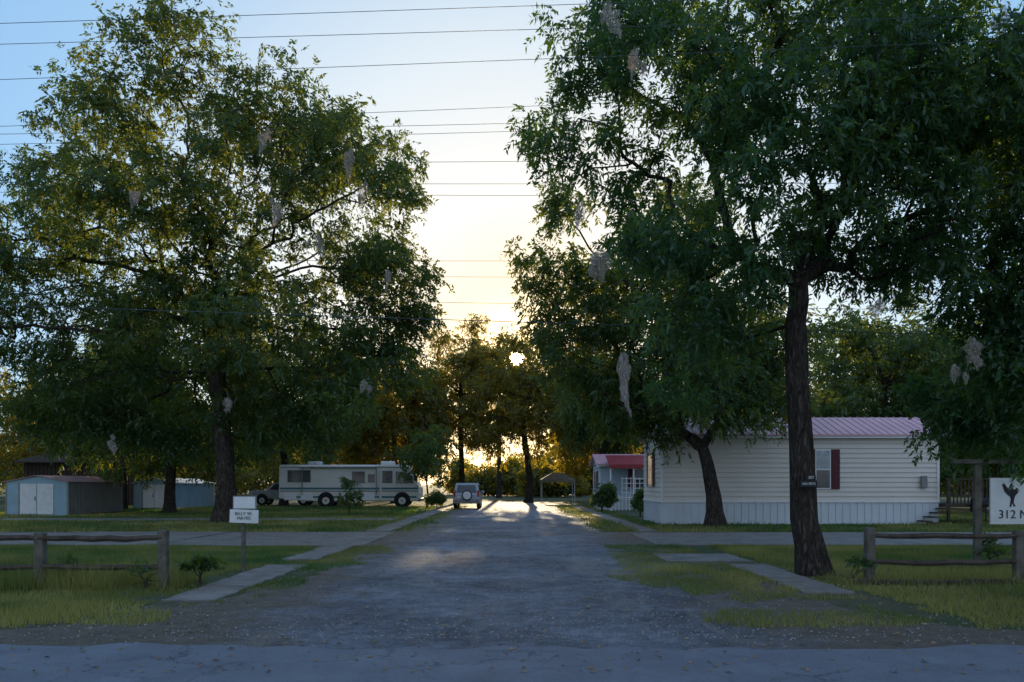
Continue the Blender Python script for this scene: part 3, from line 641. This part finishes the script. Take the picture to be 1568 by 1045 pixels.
e=empty('board_sided_house'); box('walls',-38,-29.5,62,70,0,3.4,M['brown'],e); V=[(-38.5,61.4,3.4),(-29,61.4,3.4),(-29,66,4.3),(-38.5,66,4.3)]; V+=[(a,b,c-.1) for a,b,c in V]
py_mesh('roof',V,[(0,1,2,3),(4,5,6,7),(0,1,5,4),(0,3,7,4),(1,2,6,5)],M['brown'],e)
for k in range(28): box('board',-37.9+k*.3,-37.65+k*.3,61.95,61.99,.1,3.35,M['brown'],e)
box('window',-33.6,-32.5,61.9,61.94,1.3,2.3,M['glass'],e); box('window_sill',-33.7,-32.4,61.86,61.94,1.2,1.28,M['trim'],e)
def wheel(e,x,y,r,w,axis):
    cyl('tyre',(x,y,r),r,w,M['rubber'],e,axis,28,.03)
    if axis=='Y': cyl('rim',(x,y-w/2-.005,r),r*.58,.03,M['chrome'],e,axis,20,.008); cyl('hub',(x,y-w/2-.025,r),r*.2,.03,M['greyst'],e,axis,12)
    else:
        for s in(-1,1): cyl('rim',(x+s*(w/2+.005),y,r),r*.58,.03,M['chrome'],e,axis,20,.008)
rv=empty('motorhome'); x0,x1,y0,y1=-17.0,-6.75,58,60.4
prism('body_shell',[(x0,.62),(x0+.03,2.95),(x0+.15,3.08),(x1-1.1,3.08),(x1-.75,2.95),(x1-.2,1.75),(x1,1.45),(x1,.55),(x1-.15,.42),(x0+2.0,.42)],'Y',y0,y1,M['rv'],rv,.07)
Y=y0-.004
def rvb(n,a,b,c,d,m,t=.02,bev=.0): return box(n,a,b,Y-t,Y,c,d,m,rv,bev)
rvb('stripe_teal',x0+.1,x1-.1,1.28,1.42,M['teal'],.006); rvb('stripe_grey',x0+.1,x1-.1,1.12,1.2,M['greyst'],.006); rvb('stripe_low',x0+.5,x1-.2,.66,.8,M['teal'],.006); rvb('roof_trim',x0+.15,x1-1.1,2.86,2.92,M['greyst'],.006)
for a,b,c,d in[(-16.3,-14.7,1.85,2.65),(-11.6,-10.75,1.8,2.55),(-10.45,-10.05,1.85,2.35),(-9.4,-8.75,1.8,2.6)]:
    rvb('window_frame',a-.05,b+.05,c-.05,d+.05,M['greyst'],.02,.01); box('window',a,b,Y-.03,Y-.021,c,d,M['glass'],rv)
prism('cab_window',[(-8.45,1.75),(-7.15,1.75),(-7.5,2.5),(-8.45,2.6)],'Y',Y-.03,Y-.001,M['glass'],rv)
py_mesh('windshield',[(x1-.70,y0+.12,2.85),(x1-.70,y1-.12,2.85),(x1-.17,y1-.12,1.82),(x1-.17,y0+.12,1.82)],[(0,1,2,3)],M['glass'],rv)
rvb('entry_door_frame',-9.95+.3,-9.5+.0,.5,2.7,M['rv'],.012)
rvb('door_seam',-9.68,-9.66,.5,2.7,M['greyst'],.014)
for a,b in((-16.6,-15.7),(-15.4,-14.5),(-12.4,-11.2),(-11.0,-10.0)): rvb('storage_bay',a,b,.5,1.05,M['trim'],.012,.004)
for xx in(-13.55,-8.0):
    cyl('wheel_arch',(xx,y0-.0,.5),.60,.03,M['black'],rv,'Y',28); wheel(rv,xx,y0+.1,.46,.28,'Y')
    wheel(rv,xx,y1-.15,.46,.28,'Y')
for xx in(-14.6,-9.2): box('air_conditioner',xx-.5,xx+.5,58.8,59.5,3.08,3.36,M['trim'],rv,.08)
cyl('awning_roll',(-12.6,y0-.1,2.95),.08,5.5,M['trim'],rv,'X',12)
for xx in(-15.3,-9.9): box('awning_arm',xx,xx+.06,y0-.09,y0-.03,.9,2.95,M['greyst'],rv)
box('front_bumper',x1-.15,x1+.12,y0+.1,y1-.1,.4,.65,M['greyst'],rv,.04)
box('mirror',x1-.35,x1-.1,y0-.35,y0-.28,1.9,2.3,M['black'],rv,.03); box('mirror_arm',x1-.3,x1-.26,y0-.3,y0,2.25,2.29,M['black'],rv)
box('headlight',x1,x1+.03,y0+.15,y0+.5,.85,1.1,M['trim'],rv,.01); box('tail_lamp',x0-.03,x0,y0+.1,y0+.25,1.0,1.4,M['red'],rv)
box('ladder',x0-.08,x0-.04,y0+.5,y0+.54,.8,3.1,M['chrome'],rv)
def suv(cx,y0):
    e=empty('parked_suv'); W=1.8
    def wf(z): return 1.0 if z<.95 else 1-(z-.95)*.22
    prism('body',[(y0+.05,.38),(y0,.55),(y0,.98),(y0+.12,1.05),(y0+.34,1.68),(y0+.6,1.74),(y0+2.3,1.72),(y0+3.05,1.12),(y0+4.1,1.0),(y0+4.3,.7),(y0+4.25,.38)],'X',cx-W/2,cx+W/2,M['suv'],e,.06,wf)
    py_mesh('rear_glass',[(cx-.66,y0+.115,1.1),(cx+.66,y0+.115,1.1),(cx+.58,y0+.305,1.6),(cx-.58,y0+.305,1.6)],[(0,1,2,3)],M['glass'],e)
    for s in(-1,1):
        py_mesh('side_glass',[(cx+s*(W/2*.975+.012),y0+.45,1.1),(cx+s*(W/2*.975+.012),y0+2.8,1.1),(cx+s*(W/2*.86+.014),y0+2.25,1.6),(cx+s*(W/2*.86+.014),y0+.6,1.6)],[(0,1,2,3)],M['glass'],e)
        box('tail_light',cx+s*.79-.07,cx+s*.79+.07,y0-.02,y0+.14,.82,1.25,M['red'],e,.03)
        box('roof_rail',cx+s*.6-.02,cx+s*.6+.02,y0+.6,y0+2.2,1.77,1.81,M['black'],e)
        box('mirror',cx+s*1.0-.1,cx+s*1.0+.1,y0+2.75,y0+2.85,1.05,1.22,M['suv'],e,.03)
        for yy in(y0+.85,y0+3.4): wheel(e,cx+s*.78,yy,.34,.22,'X')
        box('reflector',cx+s*.7-.1,cx+s*.7+.1,y0-.085,y0-.075,.5,.56,M['red'],e)
    box('bumper',cx-.9,cx+.9,y0-.08,y0+.15,.36,.66,M['greyst'],e,.05)
    cyl('spare_tyre_cover',(cx+.05,y0-.1,.92),.34,.2,M['rubber'],e,'Y',28,.04); cyl('spare_face',(cx+.05,y0-.21,.92),.27,.02,M['trim'],e,'Y',28,.005)
    box('licence_plate',cx-.62,cx-.35,y0-.03,y0-.01,.72,.86,M['white'],e)
    for yy in(y0+.9,y0+1.9): box('cross_bar',cx-.62,cx+.62,yy,yy+.05,1.81,1.84,M['black'],e)
suv(-3.05,53.2)
def pickup(x0,y0):
    e=empty('parked_pickup_truck')
    prism('body',[(x0,.5),(x0,1.05),(x0+.15,1.15),(x0+1.3,1.2),(x0+1.8,1.75),(x0+3.0,1.78),(x0+3.15,1.2),(x0+5.2,1.18),(x0+5.2,.5)],'Y',y0,y0+1.85,M['truck'],e,.06)
    prism('side_window',[(x0+1.55,1.22),(x0+1.95,1.68),(x0+2.9,1.7),(x0+2.95,1.22)],'Y',y0-.012,y0-.001,M['glass'],e)
    py_mesh('windscreen',[(x0+1.33,y0+.15,1.25),(x0+1.33,y0+1.7,1.25),(x0+1.75,y0+1.6,1.72),(x0+1.75,y0+.25,1.72)],[(0,1,2,3)],M['glass'],e)
    box('bumper',x0-.12,x0+.05,y0+.05,y0+1.8,.42,.62,M['chrome'],e,.03); box('headlight',x0-.02,x0+.02,y0+.1,y0+.4,.8,.98,M['trim'],e,.01)
    for xx in(x0+.95,x0+4.2): 
        cyl('arch',(xx,y0+.01,.45),.47,.03,M['black'],e,'Y',24); wheel(e,xx,y0+.08,.38,.24,'Y'); wheel(e,xx,y0+1.75,.38,.24,'Y')
pickup(-20.6,62.6)
# ------------------------------------------------------------ world & sun
w=bpy.data.worlds.new('World'); S.world=w; w.use_nodes=True; nt=w.node_tree; N=nt.nodes; L=nt.links; N.clear()
sky=N.new('ShaderNodeTexSky'); sky.sky_type='NISHITA'; sky.sun_disc=False; sky.sun_elevation=SUN_EL; sky.sun_rotation=math.radians(.3)
sky.air_density=1.0; sky.dust_density=.5; sky.ozone_density=2.5
bg=N.new('ShaderNodeBackground'); bg.inputs['Strength'].default_value=.055
L.new(sky.outputs[0],bg.inputs[0])
tc=N.new('ShaderNodeTexCoord'); vn_=N.new('ShaderNodeVectorMath'); vn_.operation='NORMALIZE'; L.new(tc.outputs['Generated'],vn_.inputs[0])
dp=N.new('ShaderNodeVectorMath'); dp.operation='DOT_PRODUCT'; dp.inputs[1].default_value=tuple(SUNV); L.new(vn_.outputs[0],dp.inputs[0])
ac=N.new('ShaderNodeMath'); ac.operation='ARCCOSINE'; L.new(dp.outputs['Value'],ac.inputs[0])
mr=N.new('ShaderNodeMapRange'); mr.inputs['From Min'].default_value=math.radians(.56); mr.inputs['From Max'].default_value=math.radians(.36); L.new(ac.outputs[0],mr.inputs['Value'])
bg2=N.new('ShaderNodeBackground'); bg2.inputs[0].default_value=(1,.72,.34,1)
mu=N.new('ShaderNodeMath'); mu.operation='MULTIPLY'; mu.inputs[1].default_value=80; L.new(mr.outputs[0],mu.inputs[0])
mx=N.new('ShaderNodeMath'); mx.operation='MAXIMUM'; mx.inputs[1].default_value=0; L.new(dp.outputs['Value'],mx.inputs[0])
pw=N.new('ShaderNodeMath'); pw.operation='POWER'; pw.inputs[1].default_value=700; L.new(mx.outputs[0],pw.inputs[0])
au=N.new('ShaderNodeMath'); au.operation='MULTIPLY_ADD'; au.inputs[1].default_value=1.8; L.new(pw.outputs[0],au.inputs[0]); L.new(mu.outputs[0],au.inputs[2]); L.new(au.outputs[0],bg2.inputs['Strength'])
dv=N.new('ShaderNodeMath'); dv.operation='DIVIDE'; dv.inputs[1].default_value=math.pi; L.new(ac.outputs[0],dv.inputs[0])
sc=ramp(nt,dv.outputs[0],[(0,(.9,.55,.18)),(.028,(.82,.57,.27)),(.06,(.85,.77,.65)),(.11,(.66,.71,.72)),(.18,(.29,.49,.72)),(.27,(.17,.38,.70)),(.5,(.29,.43,.69)),(1,(.62,.69,.80))])  # sky colour by angle from sun; unseen far side brightened to lift ambient light
bg3=N.new('ShaderNodeBackground'); bg3.inputs['Strength'].default_value=1.0; L.new(sc,bg3.inputs[0])
ad=N.new('ShaderNodeAddShader'); L.new(bg.outputs[0],ad.inputs[0]); L.new(bg2.outputs[0],ad.inputs[1])
ad2=N.new('ShaderNodeAddShader'); L.new(ad.outputs[0],ad2.inputs[0]); L.new(bg3.outputs[0],ad2.inputs[1])
wo=N.new('ShaderNodeOutputWorld'); L.new(ad2.outputs[0],wo.inputs[0])
sl=bpy.data.lights.new('sun','SUN'); sl.energy=5; sl.angle=math.radians(.6); sl.color=(1,.78,.48)
so=link(bpy.data.objects.new('sun',sl)); so.rotation_euler=(Vector(SUNV)).to_track_quat('Z','Y').to_euler(); so.location=(0,60,40)
# ------------------------------------------------------------ camera
cam=bpy.data.cameras.new('camera'); cam.lens=28; cam.sensor_width=36; cam.shift_y=.14; cam.clip_end=5000
co=link(bpy.data.objects.new('camera',cam)); co.location=(0,0,1.65); co.rotation_euler=(math.pi/2,0,0)
S.camera=co
S.view_settings.view_transform='Standard'; S.view_settings.look='None'; S.view_settings.exposure=0
